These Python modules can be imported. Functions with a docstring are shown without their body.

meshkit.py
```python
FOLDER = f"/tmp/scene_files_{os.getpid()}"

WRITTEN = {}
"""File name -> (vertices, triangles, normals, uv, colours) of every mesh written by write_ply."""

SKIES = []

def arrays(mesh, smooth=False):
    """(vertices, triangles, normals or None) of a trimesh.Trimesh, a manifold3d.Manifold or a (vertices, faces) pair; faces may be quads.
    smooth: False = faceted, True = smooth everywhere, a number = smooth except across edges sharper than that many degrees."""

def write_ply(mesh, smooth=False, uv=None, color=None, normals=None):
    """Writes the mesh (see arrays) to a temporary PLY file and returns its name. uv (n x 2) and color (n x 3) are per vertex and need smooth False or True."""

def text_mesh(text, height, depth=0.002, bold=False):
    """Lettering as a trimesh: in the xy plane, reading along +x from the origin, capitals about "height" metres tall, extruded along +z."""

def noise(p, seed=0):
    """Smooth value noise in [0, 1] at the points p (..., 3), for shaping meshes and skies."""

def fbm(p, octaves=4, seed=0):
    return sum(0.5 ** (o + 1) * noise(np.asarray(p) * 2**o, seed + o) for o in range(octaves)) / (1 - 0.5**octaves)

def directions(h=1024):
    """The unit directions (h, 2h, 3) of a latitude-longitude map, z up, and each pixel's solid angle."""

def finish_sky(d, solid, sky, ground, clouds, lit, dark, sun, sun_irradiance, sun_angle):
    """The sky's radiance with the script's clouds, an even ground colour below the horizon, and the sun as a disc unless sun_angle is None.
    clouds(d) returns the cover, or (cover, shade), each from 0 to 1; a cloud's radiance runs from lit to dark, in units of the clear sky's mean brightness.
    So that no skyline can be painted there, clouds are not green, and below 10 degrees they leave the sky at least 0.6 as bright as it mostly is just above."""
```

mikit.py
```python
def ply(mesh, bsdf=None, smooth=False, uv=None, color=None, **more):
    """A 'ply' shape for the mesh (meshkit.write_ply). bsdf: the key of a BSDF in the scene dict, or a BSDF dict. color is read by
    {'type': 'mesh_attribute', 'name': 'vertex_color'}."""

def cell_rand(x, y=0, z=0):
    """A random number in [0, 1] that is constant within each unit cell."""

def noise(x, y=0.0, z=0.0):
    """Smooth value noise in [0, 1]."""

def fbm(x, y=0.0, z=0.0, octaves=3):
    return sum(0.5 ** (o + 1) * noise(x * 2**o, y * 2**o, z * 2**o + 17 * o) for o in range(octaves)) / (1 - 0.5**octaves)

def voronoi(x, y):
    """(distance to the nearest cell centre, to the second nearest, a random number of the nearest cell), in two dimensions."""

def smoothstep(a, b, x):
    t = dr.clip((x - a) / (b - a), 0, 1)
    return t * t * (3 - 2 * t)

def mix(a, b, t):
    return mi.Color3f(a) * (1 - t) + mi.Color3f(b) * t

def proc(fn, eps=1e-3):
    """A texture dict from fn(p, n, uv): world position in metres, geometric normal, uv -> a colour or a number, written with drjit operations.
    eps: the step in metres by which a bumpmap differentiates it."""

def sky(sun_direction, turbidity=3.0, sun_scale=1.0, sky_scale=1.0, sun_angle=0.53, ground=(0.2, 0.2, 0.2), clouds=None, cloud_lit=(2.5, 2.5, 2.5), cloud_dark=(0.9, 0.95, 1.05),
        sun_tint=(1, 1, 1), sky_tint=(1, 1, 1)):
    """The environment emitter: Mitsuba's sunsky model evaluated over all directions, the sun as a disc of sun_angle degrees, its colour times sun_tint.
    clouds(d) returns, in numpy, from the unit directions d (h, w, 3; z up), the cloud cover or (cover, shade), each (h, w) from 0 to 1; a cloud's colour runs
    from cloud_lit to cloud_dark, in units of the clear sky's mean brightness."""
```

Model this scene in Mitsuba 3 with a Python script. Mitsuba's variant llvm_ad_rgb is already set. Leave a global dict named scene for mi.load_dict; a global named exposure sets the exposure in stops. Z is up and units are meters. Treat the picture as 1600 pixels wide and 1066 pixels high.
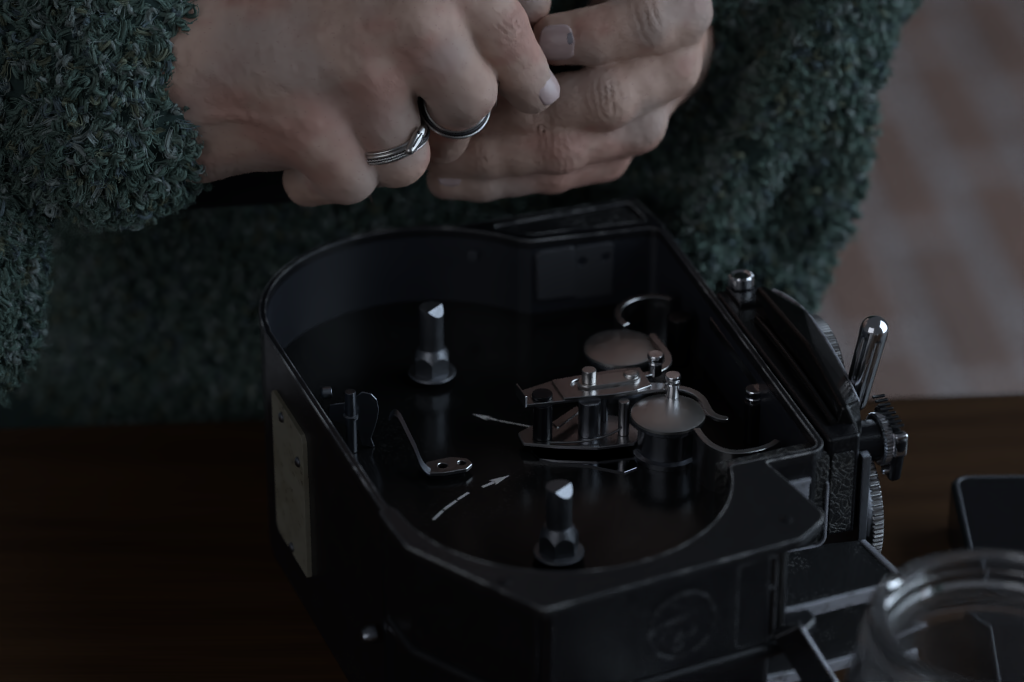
import math, random
import numpy as np, trimesh, mitsuba as mi, mikit, meshkit, drjit as dr
import manifold3d as m3
from shapely.geometry import Polygon, Point, LineString, box as sbox
from shapely.ops import unary_union
from mikit import proc, noise, fbm, voronoi, cell_rand, smoothstep, mix

rng = np.random.default_rng(7)
random.seed(7)
T = mi.ScalarTransform4f
MM = 0.001          # everything below is modelled in millimetres
scene, labels = {}, {}

# ------------------------------------------------------------------ camera, light, exposure
PITCH, DIST, RIM = math.radians(29.5), 800.0, 65.0
EYE = np.array([0, -DIST * math.cos(PITCH), RIM + DIST * math.sin(PITCH)])
FW = np.array([0, math.cos(PITCH), -math.sin(PITCH)])
RT, UP, BK = np.array([1.0, 0, 0]), np.array([0, math.sin(PITCH), math.cos(PITCH)]), -FW
scene['camera'] = {'type': 'thinlens', 'fov': 2 * math.degrees(math.atan(800 / 5200)), 'fov_axis': 'x', 'aperture_radius': 0.0080, 'focus_distance': 0.785,
                   'near_clip': 0.02, 'far_clip': 50.0,
                   'to_world': T().look_at(origin=(EYE * MM).tolist(), target=((EYE + FW * DIST) * MM).tolist(), up=[0, 0, 1])}
exposure = 0.0


def window(name, centre, target, w, h, rad, label):
    c, t = np.array(centre, float), np.array(target, float)
    scene[name] = {'type': 'rectangle', 'to_world': T().look_at(origin=c.tolist(), target=t.tolist(), up=[0, 0, 1]) @ T().scale([w / 2, h / 2, 1]),
                   'bsdf': {'type': 'diffuse', 'reflectance': {'type': 'rgb', 'value': [0.02, 0.02, 0.02]}},
                   'emitter': {'type': 'area', 'radiance': {'type': 'rgb', 'value': rad}}}
    labels[name] = {'label': label, 'category': 'window', 'kind': 'structure'}


window('window', (1.75, 0.05, 0.75), (0, 0.05, 0.1), 2.0, 2.0, [2.35, 2.85, 3.4], 'overcast daylight window to the right of the table')
window('window_001', (-1.15, -1.7, 0.85), (0, 0, 0.1), 1.7, 1.5, [0.85, 0.9, 1.0], 'dim fill panel added unseen behind the viewer on the left')  # unseen fill panel, added to lift the left and front faces

scene['room_light'] = {'type': 'constant', 'radiance': {'type': 'rgb', 'value': [0.048, 0.053, 0.062]}}

# ------------------------------------------------------------------ materials


def rgb(*v):
    return {'type': 'rgb', 'value': list(map(float, v if len(v) == 3 else v * 3))}


def principled(base, rough, metallic=0.0, spec=0.5, **k):
    d = {'type': 'principled', 'base_color': base if isinstance(base, dict) else rgb(*base), 'roughness': rough, 'metallic': metallic}
    if metallic == 0:
        d['specular'] = spec
    d.update(k)
    return d


def two(b):
    return {'type': 'twosided', 'bsdf': b}


def bump(b, fn, scale=1.0, eps=1e-4):
    return {'type': 'bumpmap', 'arbitrary': proc(fn, eps), 'scale': scale, 'bsdf': b}


def P(p, k):
    return p.x * k, p.y * k, p.z * k


def paint_rough(p, n, uv):
    return 0.22 + 0.14 * fbm(*P(p, 260), 3) + 0.10 * smoothstep(0.62, 0.78, fbm(*P(p, 900), 2))


def dusty(base, dust, amount):
    def fn(p, n, uv):
        s = smoothstep(0.66, 0.80, noise(*P(p, 2300))) * smoothstep(0.45, 0.7, noise(*P(p, 140)))
        return mix(base, dust, s * amount)
    return proc(fn)


scene['black_paint'] = two(principled(dusty((0.005, 0.005, 0.006), (0.05, 0.048, 0.046), 0.2), proc(paint_rough), spec=0.36))
scene['rim_paint'] = two(principled(dusty((0.006, 0.006, 0.007), (0.05, 0.048, 0.046), 0.25), proc(lambda p, n, uv: 0.24 + 0.16 * fbm(*P(p, 300), 2)), spec=0.5))
scene['worn_lit_edge'] = two(principled(proc(lambda p, n, uv: mix((0.034, 0.034, 0.036), (0.22, 0.215, 0.21), smoothstep(0.42, 0.66, 0.55 * fbm(*P(p, 110), 2) + 0.45 * fbm(*P(p, 480), 3)))), 0.36, spec=0.5))  # wear to grey metal, its base lightened to carry the rim highlight
scene['sheen_black'] = two(principled(dusty((0.011, 0.0125, 0.017), (0.05, 0.048, 0.046), 0.2), 0.40, spec=0.62))  # bluish sheen of the lit chamber wall painted into the black
scene['gloss_black'] = two(principled(dusty((0.004, 0.004, 0.004), (0.05, 0.046, 0.042), 0.14), proc(lambda p, n, uv: 0.13 + 0.12 * fbm(*P(p, 180), 3)), spec=0.26))


def crackle_lines(p):
    wx, wz = fbm(*P(p, 350), 2) * 1.2, fbm(p.y * 350, p.z * 350, p.x * 350, 2) * 1.2
    a, b, _ = voronoi((p.x * 0.94 + p.y * 0.33) * 620 + wx * 2.2, p.z * 620 + wz * 2.2 + (p.y * 0.94 - p.x * 0.33) * 620)
    return smoothstep(0.0, 0.16, b - a)


scene['crackle'] = two(bump(principled(proc(lambda p, n, uv: mix((0.075, 0.072, 0.066), (0.011, 0.011, 0.011), smoothstep(0.2, 0.8, crackle_lines(p) + 0.75 * smoothstep(0.35, 0.62, noise(*P(p, 130)))))), 0.33, spec=0.5),
                             lambda p, n, uv: 0.00010 * crackle_lines(p)))
scene['leather'] = two(bump(principled(dusty((0.007, 0.007, 0.0075), (0.12, 0.118, 0.115), 0.7), 0.55, spec=0.22), lambda p, n, uv: 0.00012 * noise(*P(p, 2400))))


def brushed(base, rough, k=0.05):
    def fn(p, n, uv):
        return rough + k * (noise(p.x * 9000, p.y * 500, p.z * 500) - 0.5) + 0.10 * smoothstep(0.6, 0.8, fbm(*P(p, 500), 3))
    return two(principled(base, proc(fn), 1.0))


scene['chrome'] = brushed((0.62, 0.62, 0.64), 0.12, 0.03)
scene['steel'] = brushed((0.45, 0.44, 0.44), 0.25)
scene['satin'] = brushed((0.62, 0.60, 0.58), 0.30, 0.06)
scene['spindle_steel'] = brushed((0.20, 0.205, 0.22), 0.40)
scene['polished'] = brushed((0.16, 0.16, 0.17), 0.07, 0.02)
scene['lacquer'] = two(principled((0.006, 0.006, 0.006), 0.08, spec=0.7))
scene['dark_steel'] = brushed((0.24, 0.25, 0.275), 0.29)
scene['worn_black'] = two(principled(proc(lambda p, n, uv: mix((0.006, 0.006, 0.007), (0.030, 0.030, 0.032), smoothstep(0.42, 0.68, fbm(*P(p, 500), 3)))), 0.36, spec=0.5))
scene['clip_enamel'] = two(principled((0.036, 0.037, 0.041), 0.34, spec=0.5))
scene['grey_enamel'] = two(principled(proc(lambda p, n, uv: mix((0.016, 0.016, 0.018), (0.05, 0.051, 0.054), smoothstep(0.3, 0.6, fbm(*P(p, 300), 3)))), 0.34, spec=0.5))
scene['trim_metal'] = two(principled(proc(lambda p, n, uv: mix((0.36, 0.36, 0.39), (0.16, 0.155, 0.16), smoothstep(0.55, 0.75, fbm(*P(p, 420), 3)))), 0.42, 0.55))
scene['silver'] = brushed((0.46, 0.44, 0.42), 0.28, 0.08)
scene['silver_dark'] = two(principled((0.05, 0.048, 0.05), 0.4, 1.0))
scene['cream_plate'] = two(principled(proc(lambda p, n, uv: mix((0.145, 0.134, 0.102), mix((0.122, 0.109, 0.078), (0.05, 0.042, 0.03), smoothstep(0.60, 0.72, fbm(*P(p, 700), 3))), smoothstep(0.42, 0.72, fbm(*P(p, 170), 4)))), 0.42, spec=0.5))
scene['print'] = two(principled((0.42, 0.39, 0.37), 0.6, spec=0.3))
scene['hole_black'] = two(principled((0.004, 0.004, 0.004), 0.6, spec=0.2))
scene['black_cloth'] = two(principled((0.006, 0.006, 0.007), 0.95, spec=0.1))
scene['rubber_black'] = two(principled((0.005, 0.005, 0.006), 0.22, spec=0.24))
scene['glass'] = {'type': 'blendbsdf', 'weight': proc(lambda p, n, uv: 0.004 + 0.03 * fbm(*P(p, 130), 3)), 'a': {'type': 'dielectric', 'int_ior': 1.5, 'ext_ior': 1.0}, 'b': two({'type': 'diffuse', 'reflectance': rgb(0.5, 0.5, 0.52)})}


def skin_col(p, n, uv):
    a = fbm(*P(p, 90), 3)
    c = mix((0.41, 0.264, 0.205), (0.375, 0.202, 0.157), smoothstep(0.42, 0.64, a))
    c = mix(c, (0.31, 0.24, 0.21), 0.6 * smoothstep(0.5, 0.75, fbm(p.x * 60 + 9, p.y * 60, p.z * 60, 2)))
    c = mix(c, (0.29, 0.165, 0.13), 0.38 * smoothstep(0.45, 0.85, fbm(*P(p, 260), 4)))
    c = mix(c, (0.22, 0.125, 0.10), 0.30 * smoothstep(0.70, 0.86, fbm(*P(p, 1300), 2)))
    return c


def skin_h(p, n, uv):
    a, b, _ = voronoi(p.x * 1500 + 0.5 * noise(*P(p, 900)), (p.z * 0.8 + p.y * 0.6) * 1500)
    return 0.00013 * smoothstep(0.0, 0.3, b - a) + 0.00026 * fbm(*P(p, 520), 3)


scene['skin'] = two(bump(principled(proc(skin_col), proc(lambda p, n, uv: 0.46 + 0.16 * noise(*P(p, 1100))), spec=0.42), skin_h))
scene['nail'] = two(principled(proc(lambda p, n, uv: mix((0.40, 0.295, 0.275), (0.35, 0.25, 0.24), noise(*P(p, 400)))), 0.28, spec=0.5))
scene['nail_bruise'] = two(principled((0.17, 0.15, 0.165), 0.3, spec=0.5))
scene['fleece'] = two(principled({'type': 'mesh_attribute', 'name': 'vertex_color'}, 0.85, spec=0.15, sheen=0.3))
scene['fleece_base'] = two(principled((0.022, 0.036, 0.033), 0.95, spec=0.1))


def wood_col(p, n, uv):
    g = fbm(p.x * 9, p.y * 150 + 3 * noise(p.x * 12, p.y * 20), 0.0, 4)
    f = noise(p.x * 60, p.y * 1500)
    c = mix((0.052, 0.025, 0.0108), (0.037, 0.0172, 0.0078), smoothstep(0.25, 0.8, g))
    return c * (0.85 + 0.25 * f)


scene['wood'] = two(bump(principled(proc(wood_col), proc(lambda p, n, uv: 0.40 + 0.2 * fbm(p.x * 20, p.y * 200, 0.0, 3)), spec=0.14),
                         lambda p, n, uv: 0.00006 * noise(p.x * 50, p.y * 1500)))
for i, c in enumerate([(0.30, 0.192, 0.154), (0.275, 0.177, 0.143), (0.27, 0.186, 0.157)]):
    scene[f'brick_clay_{i}'] = two(principled(proc(lambda p, n, uv, c=c: mi.Color3f(c) * (0.82 + 0.36 * fbm(*P(p, 24), 4))), 0.8, spec=0.2))
scene['mortar'] = two(principled(proc(lambda p, n, uv: mi.Color3f((0.41, 0.375, 0.37)) * (0.8 + 0.4 * fbm(*P(p, 40), 3))), 0.9, spec=0.2))

# ------------------------------------------------------------------ mesh helpers (mm)


def tri(m):
    if hasattr(m, 'to_mesh'):
        q = m.to_mesh()
        return trimesh.Trimesh(np.array(q.vert_properties[:, :3], float), np.array(q.tri_verts), process=False)
    return m


def put(key, mesh, bsdf, smooth=35, label=None, category=None, group=None, kind=None, color=None):
    if isinstance(mesh, (list, tuple)):
        mesh = trimesh.util.concatenate([tri(m) for m in mesh])
    mesh = tri(mesh)
    k, i = key, 0
    while k in scene or k in labels and category:
        i += 1
        k = f'{key}_{i:03d}'
    mesh = trimesh.Trimesh(np.asarray(mesh.vertices) * MM, mesh.faces, process=False)
    scene[k] = mikit.ply(mesh, bsdf, smooth=True if color is not None else smooth, color=color)
    d = {n: v for n, v in (('label', label), ('category', category), ('group', group), ('kind', kind)) if v}
    if d:
        labels[k] = d
    return k


def thing(key, label, category, group=None):
    labels[key] = {'label': label, 'category': category}
    if group:
        labels[key]['group'] = group
    return key


def unit(v):
    v = np.asarray(v, float)
    return v / np.linalg.norm(v)


def frame(o, x, y, z):
    m = np.eye(4)
    m[:3, 0], m[:3, 1], m[:3, 2], m[:3, 3] = x, y, z, o
    return m


def axis_frame(o, z):
    z = unit(z)
    x = unit(np.cross(z, [0.3, 0.9, 0.1] if abs(z[2]) > 0.8 else [0, 0, 1]))
    return frame(o, x, np.cross(z, x), z)


def inset(ring, b):
    p, q = np.roll(ring, 1, 0), np.roll(ring, -1, 0)
    d0, d1 = ring - p, q - ring
    d0 /= np.linalg.norm(d0, axis=1, keepdims=True) + 1e-9
    d1 /= np.linalg.norm(d1, axis=1, keepdims=True) + 1e-9
    n0, n1 = np.stack([-d0[:, 1], d0[:, 0]], 1), np.stack([-d1[:, 1], d1[:, 0]], 1)
    n = n0 + n1
    n /= np.maximum((n * n0).sum(1), 0.35)[:, None] * 1.0
    return ring + n * b


def prism(poly, z0, z1, bev=0.3, nb=2, bottom=True, both=False):
    """A shapely polygon extruded from z0 to z1 with a rounded upper (both: and lower) edge of bev."""
    if poly.geom_type != 'Polygon':
        return trimesh.util.concatenate([prism(g, z0, z1, bev, nb, bottom, both) for g in poly.geoms])
    from shapely.geometry.polygon import orient
    poly = orient(poly.simplify(0.01), 1.0)
    rings = [np.array(poly.exterior.coords)[:-1]] + [np.array(r.coords)[:-1] for r in poly.interiors]
    prof = [(0, z0)]
    if both and bev > 0:
        prof = [(bev * (1 - math.sin(a)), z0 + bev * (1 - math.cos(a))) for a in np.linspace(0, math.pi / 2, nb + 1)]
    if bev > 0:
        prof += [(bev * (1 - math.cos(a)), z1 - bev + bev * math.sin(a)) for a in np.linspace(0, math.pi / 2, nb + 1)]
    else:
        prof += [(0, z1)]
    out = []
    for r in rings:
        n = len(r)
        layers = [np.column_stack([inset(r, b), np.full(n, z)]) for b, z in prof]
        v, i = np.vstack(layers), np.arange(n)
        j = (i + 1) % n
        f = []
        for k in range(len(layers) - 1):
            a, b = k * n, (k + 1) * n
            f += [np.column_stack([a + i, a + j, b + j]), np.column_stack([a + i, b + j, b + i])]
        out.append(trimesh.Trimesh(v, np.vstack(f), process=False))

    def cap(b, z, flip):
        rr = [inset(r, b) for r in rings]
        pv, pf = trimesh.creation.triangulate_polygon(Polygon(rr[0], rr[1:]), engine='earcut')
        a = trimesh.Trimesh(np.column_stack([pv, np.full(len(pv), z)]), pf, process=False)
        if (a.face_normals[:, 2].sum() < 0) != flip:
            a.invert()
        return a
    out.append(cap(prof[-1][0], z1, False))
    if bottom:
        out.append(cap(prof[0][0], z0, True))
    m = trimesh.util.concatenate(out)
    m.merge_vertices()
    return m


def lathe(prof, seg=48, at=None, flute=None):
    """Profile of (r, z) turned about z, from bottom to top; at: 4x4 frame. flute(angle, k): radius factor."""
    a = np.linspace(0, 2 * math.pi, seg, endpoint=False)
    v, f, idx = [], [], []
    for k, (r, z) in enumerate(prof):
        if r < 1e-6:
            idx.append(np.full(seg, len(v)))
            v.append((0, 0, z))
        else:
            idx.append(np.arange(seg) + len(v))
            rr = r * (flute(a, k) if flute else 1.0) * np.ones(seg)
            v += list(np.column_stack([rr * np.cos(a), rr * np.sin(a), np.full(seg, z)]))
    for p, q in zip(idx, idx[1:]):
        p2, q2 = np.roll(p, -1), np.roll(q, -1)
        for t in (np.column_stack([p, p2, q2]), np.column_stack([p, q2, q])):
            ok = (t[:, 0] != t[:, 1]) & (t[:, 1] != t[:, 2]) & (t[:, 0] != t[:, 2])
            f.append(t[ok])
    m = trimesh.Trimesh(np.array(v), np.vstack(f), process=False)
    if at is not None:
        m.apply_transform(at)
    return m


def rod(p0, p1, r, bev=0.25, seg=32, r1=None):
    p0, p1 = np.asarray(p0, float), np.asarray(p1, float)
    h, r1 = np.linalg.norm(p1 - p0), r if r1 is None else r1
    return lathe([(0, 0), (r - bev, 0), (r, bev), (r1, h - bev), (r1 - bev * 0.3, h - bev * 0.3), (r1 - bev, h), (0, h)], seg, axis_frame(p0, p1 - p0))


def vrod(x, y, z0, z1, r, bev=0.25, seg=32):
    return rod((x, y, z0), (x, y, z1), r, bev, seg)


def sweep(path, w, h, z=None, closed=False):
    """A strip with a w (across) x h (along z) rectangular section that follows a plan path."""
    ls = LineString(path)
    return ls.buffer(w / 2, cap_style='round', join_style='round', quad_segs=6)


def spline(pts, n=40):
    from scipy.interpolate import CubicSpline
    pts = np.asarray(pts, float)
    t = np.concatenate([[0], np.cumsum(np.linalg.norm(np.diff(pts, axis=0), axis=1))])
    return CubicSpline(t, pts)(np.linspace(0, t[-1], n))


def tube(path, rad, sides=10):
    path = np.asarray(path, float)
    rad = np.broadcast_to(rad, len(path))
    t = np.gradient(path, axis=0)
    t /= np.linalg.norm(t, axis=1, keepdims=True)
    u = np.cross(t[0], [0.21, 0.37, 0.9])
    u /= np.linalg.norm(u)
    v, a = [], np.linspace(0, 2 * math.pi, sides, endpoint=False)
    for p, d, r in zip(path, t, rad):
        u = unit(u - d * (u @ d))
        w = np.cross(d, u)
        v.append(p + r * (np.cos(a)[:, None] * u + np.sin(a)[:, None] * w))
    n, f = len(path), []
    i = np.arange(sides)
    j = (i + 1) % sides
    for k in range(n - 1):
        f += [np.column_stack([k * sides + i, k * sides + j, (k + 1) * sides + j]), np.column_stack([k * sides + i, (k + 1) * sides + j, (k + 1) * sides + i])]
    v = np.vstack(v + [path[:1], path[-1:]])
    f += [np.column_stack([j, i, np.full(sides, n * sides)]), np.column_stack([(n - 1) * sides + i, (n - 1) * sides + j, np.full(sides, n * sides + 1)])]
    return trimesh.Trimesh(v, np.vstack(f), process=False)


def rbox(sx, sy, sz, r, at=None):
    """A box with rounded edges, centred."""
    m = m3.Manifold.batch_hull([m3.Manifold.sphere(r, 16).translate((x * (sx / 2 - r), y * (sy / 2 - r), z * (sz / 2 - r))) for x in (-1, 1) for y in (-1, 1) for z in (-1, 1)])
    m = tri(m)
    if at is not None:
        m.apply_transform(at)
    return m


def place(m, at):
    m = tri(m).copy()
    m.apply_transform(at)
    return m


def rpoly(pts, r):
    p = Polygon(pts)
    return p.buffer(-r, join_style='mitre').buffer(r, quad_segs=8) if r > 0 else p


def surface_nets(f, lo, hi, h):
    lo, hi = np.asarray(lo, float), np.asarray(hi, float)
    n = np.ceil((hi - lo) / h).astype(int) + 1
    ax = [lo[k] + h * np.arange(n[k]) for k in range(3)]
    g = np.stack(np.meshgrid(*ax, indexing='ij'), -1).astype(np.float32)
    d = f(g.reshape(-1, 3)).reshape(n)
    s = d < 0
    c = np.zeros(n - 1, int)
    for o in np.ndindex(2, 2, 2):
        c += s[o[0]:n[0] - 1 + o[0], o[1]:n[1] - 1 + o[1], o[2]:n[2] - 1 + o[2]]
    cells = np.argwhere((c > 0) & (c < 8))
    ids = -np.ones(n - 1, int)
    ids[tuple(cells.T)] = np.arange(len(cells))
    acc, cnt = np.zeros((len(cells), 3)), np.zeros(len(cells))
    corners = list(np.ndindex(2, 2, 2))
    for a in corners:
        for k in range(3):
            if a[k] == 0:
                b = list(a)
                b[k] = 1
                da, db = d[tuple((cells + a).T)], d[tuple((cells + b).T)]
                on = (da < 0) != (db < 0)
                t = np.where(on, da / np.where(on, da - db, 1), 0)
                pt = cells + np.array(a) + 0.0
                pt[:, k] += t
                acc += pt * on[:, None]
                cnt += on
    v = lo + h * acc / cnt[:, None]
    faces = []
    for k in range(3):
        u, w = (k + 1) % 3, (k + 2) % 3
        sl0, sl1 = [slice(None)] * 3, [slice(None)] * 3
        sl0[k], sl1[k] = slice(0, -1), slice(1, None)
        e = np.argwhere(s[tuple(sl0)] != s[tuple(sl1)])
        e = e[(e[:, u] > 0) & (e[:, w] > 0) & (e[:, u] < n[u] - 1) & (e[:, w] < n[w] - 1)]
        q = []
        for du, dw in ((-1, -1), (0, -1), (0, 0), (-1, 0)):
            x = e.copy()
            x[:, u] += du
            x[:, w] += dw
            q.append(ids[tuple(x.T)])
        q = np.stack(q, 1)
        neg = s[tuple(e.T)]
        faces.append(np.where(neg[:, None], q, q[:, ::-1]))
    q = np.vstack(faces)
    return trimesh.Trimesh(v, np.vstack([q[:, [0, 1, 2]], q[:, [0, 2, 3]]]), process=False)


def cone(p, a, b, ra, rb):
    a, b = np.asarray(a, np.float32), np.asarray(b, np.float32)
    ba = b - a
    pa = p - a
    h = np.clip(pa @ ba / max(float(ba @ ba), 1e-6), 0, 1)
    return np.linalg.norm(pa - h[:, None] * ba, axis=1) - (ra + (rb - ra) * h)


def smin(a, b, k):
    h = np.maximum(k - np.abs(a - b), 0) / k
    return np.minimum(a, b) - h * h * k * 0.25


def chain(p, pts, k=2.0):
    d = None
    for (a, ra), (b, rb) in zip(pts, pts[1:]):
        x = cone(p, a, b, ra, rb)
        d = x if d is None else smin(d, x, k)
    return d


# ------------------------------------------------------------------ floor of brick pavers, table
bed = trimesh.creation.box((5200, 5200, 40))
bed.apply_translation((300, 1900, -766.5))
put('floor', bed, 'mortar', False, label='brown clay brick paving with wide pale joints', kind='structure')
ang = math.radians(6.2)
fx, fy = np.array([math.cos(ang), math.sin(ang), 0]), np.array([-math.sin(ang), math.cos(ang), 0])
for i in range(-7, 9):
    off = random.uniform(-25, 25) + (117 if i % 2 else 0)
    for j in range(-4, 5):
        o = np.array([313, 1700, -751.0]) + fx * (i * 73) + fy * (j * 236 + off)
        b = rbox(58.5 + random.uniform(-2, 2), 216 + random.uniform(-3, 3), 16, 3.0)
        put('floor__brick', place(b, frame(o + [0, 0, random.uniform(-1, 1)], fx, fy, [0, 0, 1])), f'brick_clay_{random.choice([0, 0, 1, 1, 2])}', 30)

top = rbox(1300, 700, 34, 3)
ta = math.radians(3.9)
put('table', place(top, frame((0, 78 - 350, -17), [math.cos(ta), math.sin(ta), 0], [-math.sin(ta), math.cos(ta), 0], [0, 0, 1])), 'wood', 30,
    label='dark brown wooden table top under the open film camera', category='table')

# ------------------------------------------------------------------ film camera
CAM = thing('film_camera', 'old black film camera lying open on its side on the table, film chamber showing', 'camera')
E1, E2, Z = np.array([-0.335, 0.942, 0]), np.array([0.942, 0.335, 0]), np.array([0, 0, 1.0])
C1, C2, FLOOR = (10.6, -61.5), (-20.0, 18.5), 44.0


def circle(c, r, n=24):
    return Point(c).buffer(r, quad_segs=n)


cavity = unary_union([circle(C1, 38.6), circle(C2, 40.3), Polygon([(-58.6, 6), (-27.6, -74), (10, -98), (36, -91), (49.5, -56.5), (70, -48.6), (37.4, 59.4), (5, 51.6), (-16, 57)])])
cavity = cavity.buffer(-3).buffer(3).buffer(2).buffer(-2).simplify(0.02)
shell = cavity.buffer(1.7, quad_segs=12)
fl_pts = [(-29.6, -76), (-23, -90.5), (6.7, -115.0), (63.0, -87.2), (69.5, -78.0), (54.3, -49.6), (30, -50), (-10, -60)]
flange = rpoly(fl_pts, 1.6).intersection(sbox(-100, -200, 35, 0)).union(rpoly(fl_pts, 5.2).intersection(sbox(34, -200, 100, 0)))
boxtop = rpoly([(-15, 56), (-13, 60.5), (31.6, 76), (39.2, 60.4), (36, 50), (5, 50)], 1.2)
outer = unary_union([shell, flange, boxtop]).buffer(-0.6).buffer(1.2).buffer(-0.6).simplify(0.02)
pocket = rpoly([(-6, 59.2), (30.2, 73.2), (34.6, 63.2), (5.5, 55.6)], 0.8)
rim = outer.difference(cavity).difference(pocket)
put(CAM + '__rim', prism(rim, 62.6, 65, 0.55, 3), 'rim_paint', 40, label='worn black painted rim of the open film chamber')
def follow(poly, r, z):
    out = []
    for g in ([poly] if hasattr(poly, 'exterior') else poly.geoms):
        for ring_ in [g.exterior, *g.interiors]:
            n_ = max(int(ring_.length / 0.8), 20)
            pts_ = np.array([ring_.interpolate(i / n_, normalized=True).coords[0] for i in range(n_ + 1)])
            out.append(tube(np.column_stack([pts_, np.full(len(pts_), z)]), r, 8))
    return out


put(CAM + '__rim__worn_lit_edge', follow(outer.buffer(-0.22), 0.26, 64.78), 'worn_lit_edge', 60, label='edge of the rim worn to grey metal, lightened as its highlight')
put(CAM + '__rim__worn_lit_edge', follow(cavity.buffer(0.22), 0.22, 64.80), 'worn_lit_edge', 60)
put(CAM + '__rim__worn_lit_edge', follow(pocket.buffer(0.3), 0.25, 64.80), 'worn_lit_edge', 60)
walls = shell.union(rpoly([(-15, 56), (-13, 59.6), (31, 75), (38.4, 60.4), (36, 50), (5, 50)], 1.0)).difference(cavity)
put(CAM + '__body_shell', prism(walls, 42, 62.6, 0), 'black_paint', 40)
lower = shell.union(rpoly([(-15, 56), (-13, 59.6), (31, 75), (38.4, 60.4), (36, 50), (5, 50)], 1.0)).union(rpoly([(-26, -76), (-20, -87), (9, -109), (58, -84), (52, -55)], 3))
put(CAM + '__chamber_lining', prism(cavity.buffer(0.2).difference(cavity.buffer(-0.12)), FLOOR - 0.5, 62.4, 0), 'sheen_black', 40, label='black inner wall of the film chamber, blue sheen put into its colour')
put(CAM + '__middle_body', prism(lower.buffer(-0.2).difference(rpoly([(-25, -78), (-21, -92), (6, -120), (70, -90), (56, -56), (30, -56), (0, -70)], 0)), 36, 42, 0), 'black_paint', 40)
put(CAM + '__lower_body', prism(lower.buffer(-0.2), 0.4, 36, 0, both=False), 'black_paint', 40)
put(CAM + '__chamber_floor', prism(cavity.buffer(0.4), 41.5, FLOOR, 0), 'gloss_black', False, label='glossy black floor of the film chamber')
put(CAM + '__leather_inset', prism(pocket.buffer(0.1), 62.7, 64.0, 0.1, 1), 'leather', 30)
web = rpoly([(-28.2, -76), (-22.0, -89.6), (7.2, -113.0), (56.5, -88.8), (58.5, -80), (53.0, -53), (30, -50), (-10, -60)], 2.4).difference(cavity)
put(CAM + '__chamber_side', prism(web, 38.0, 62.6, 0), 'black_paint', 40)
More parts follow.
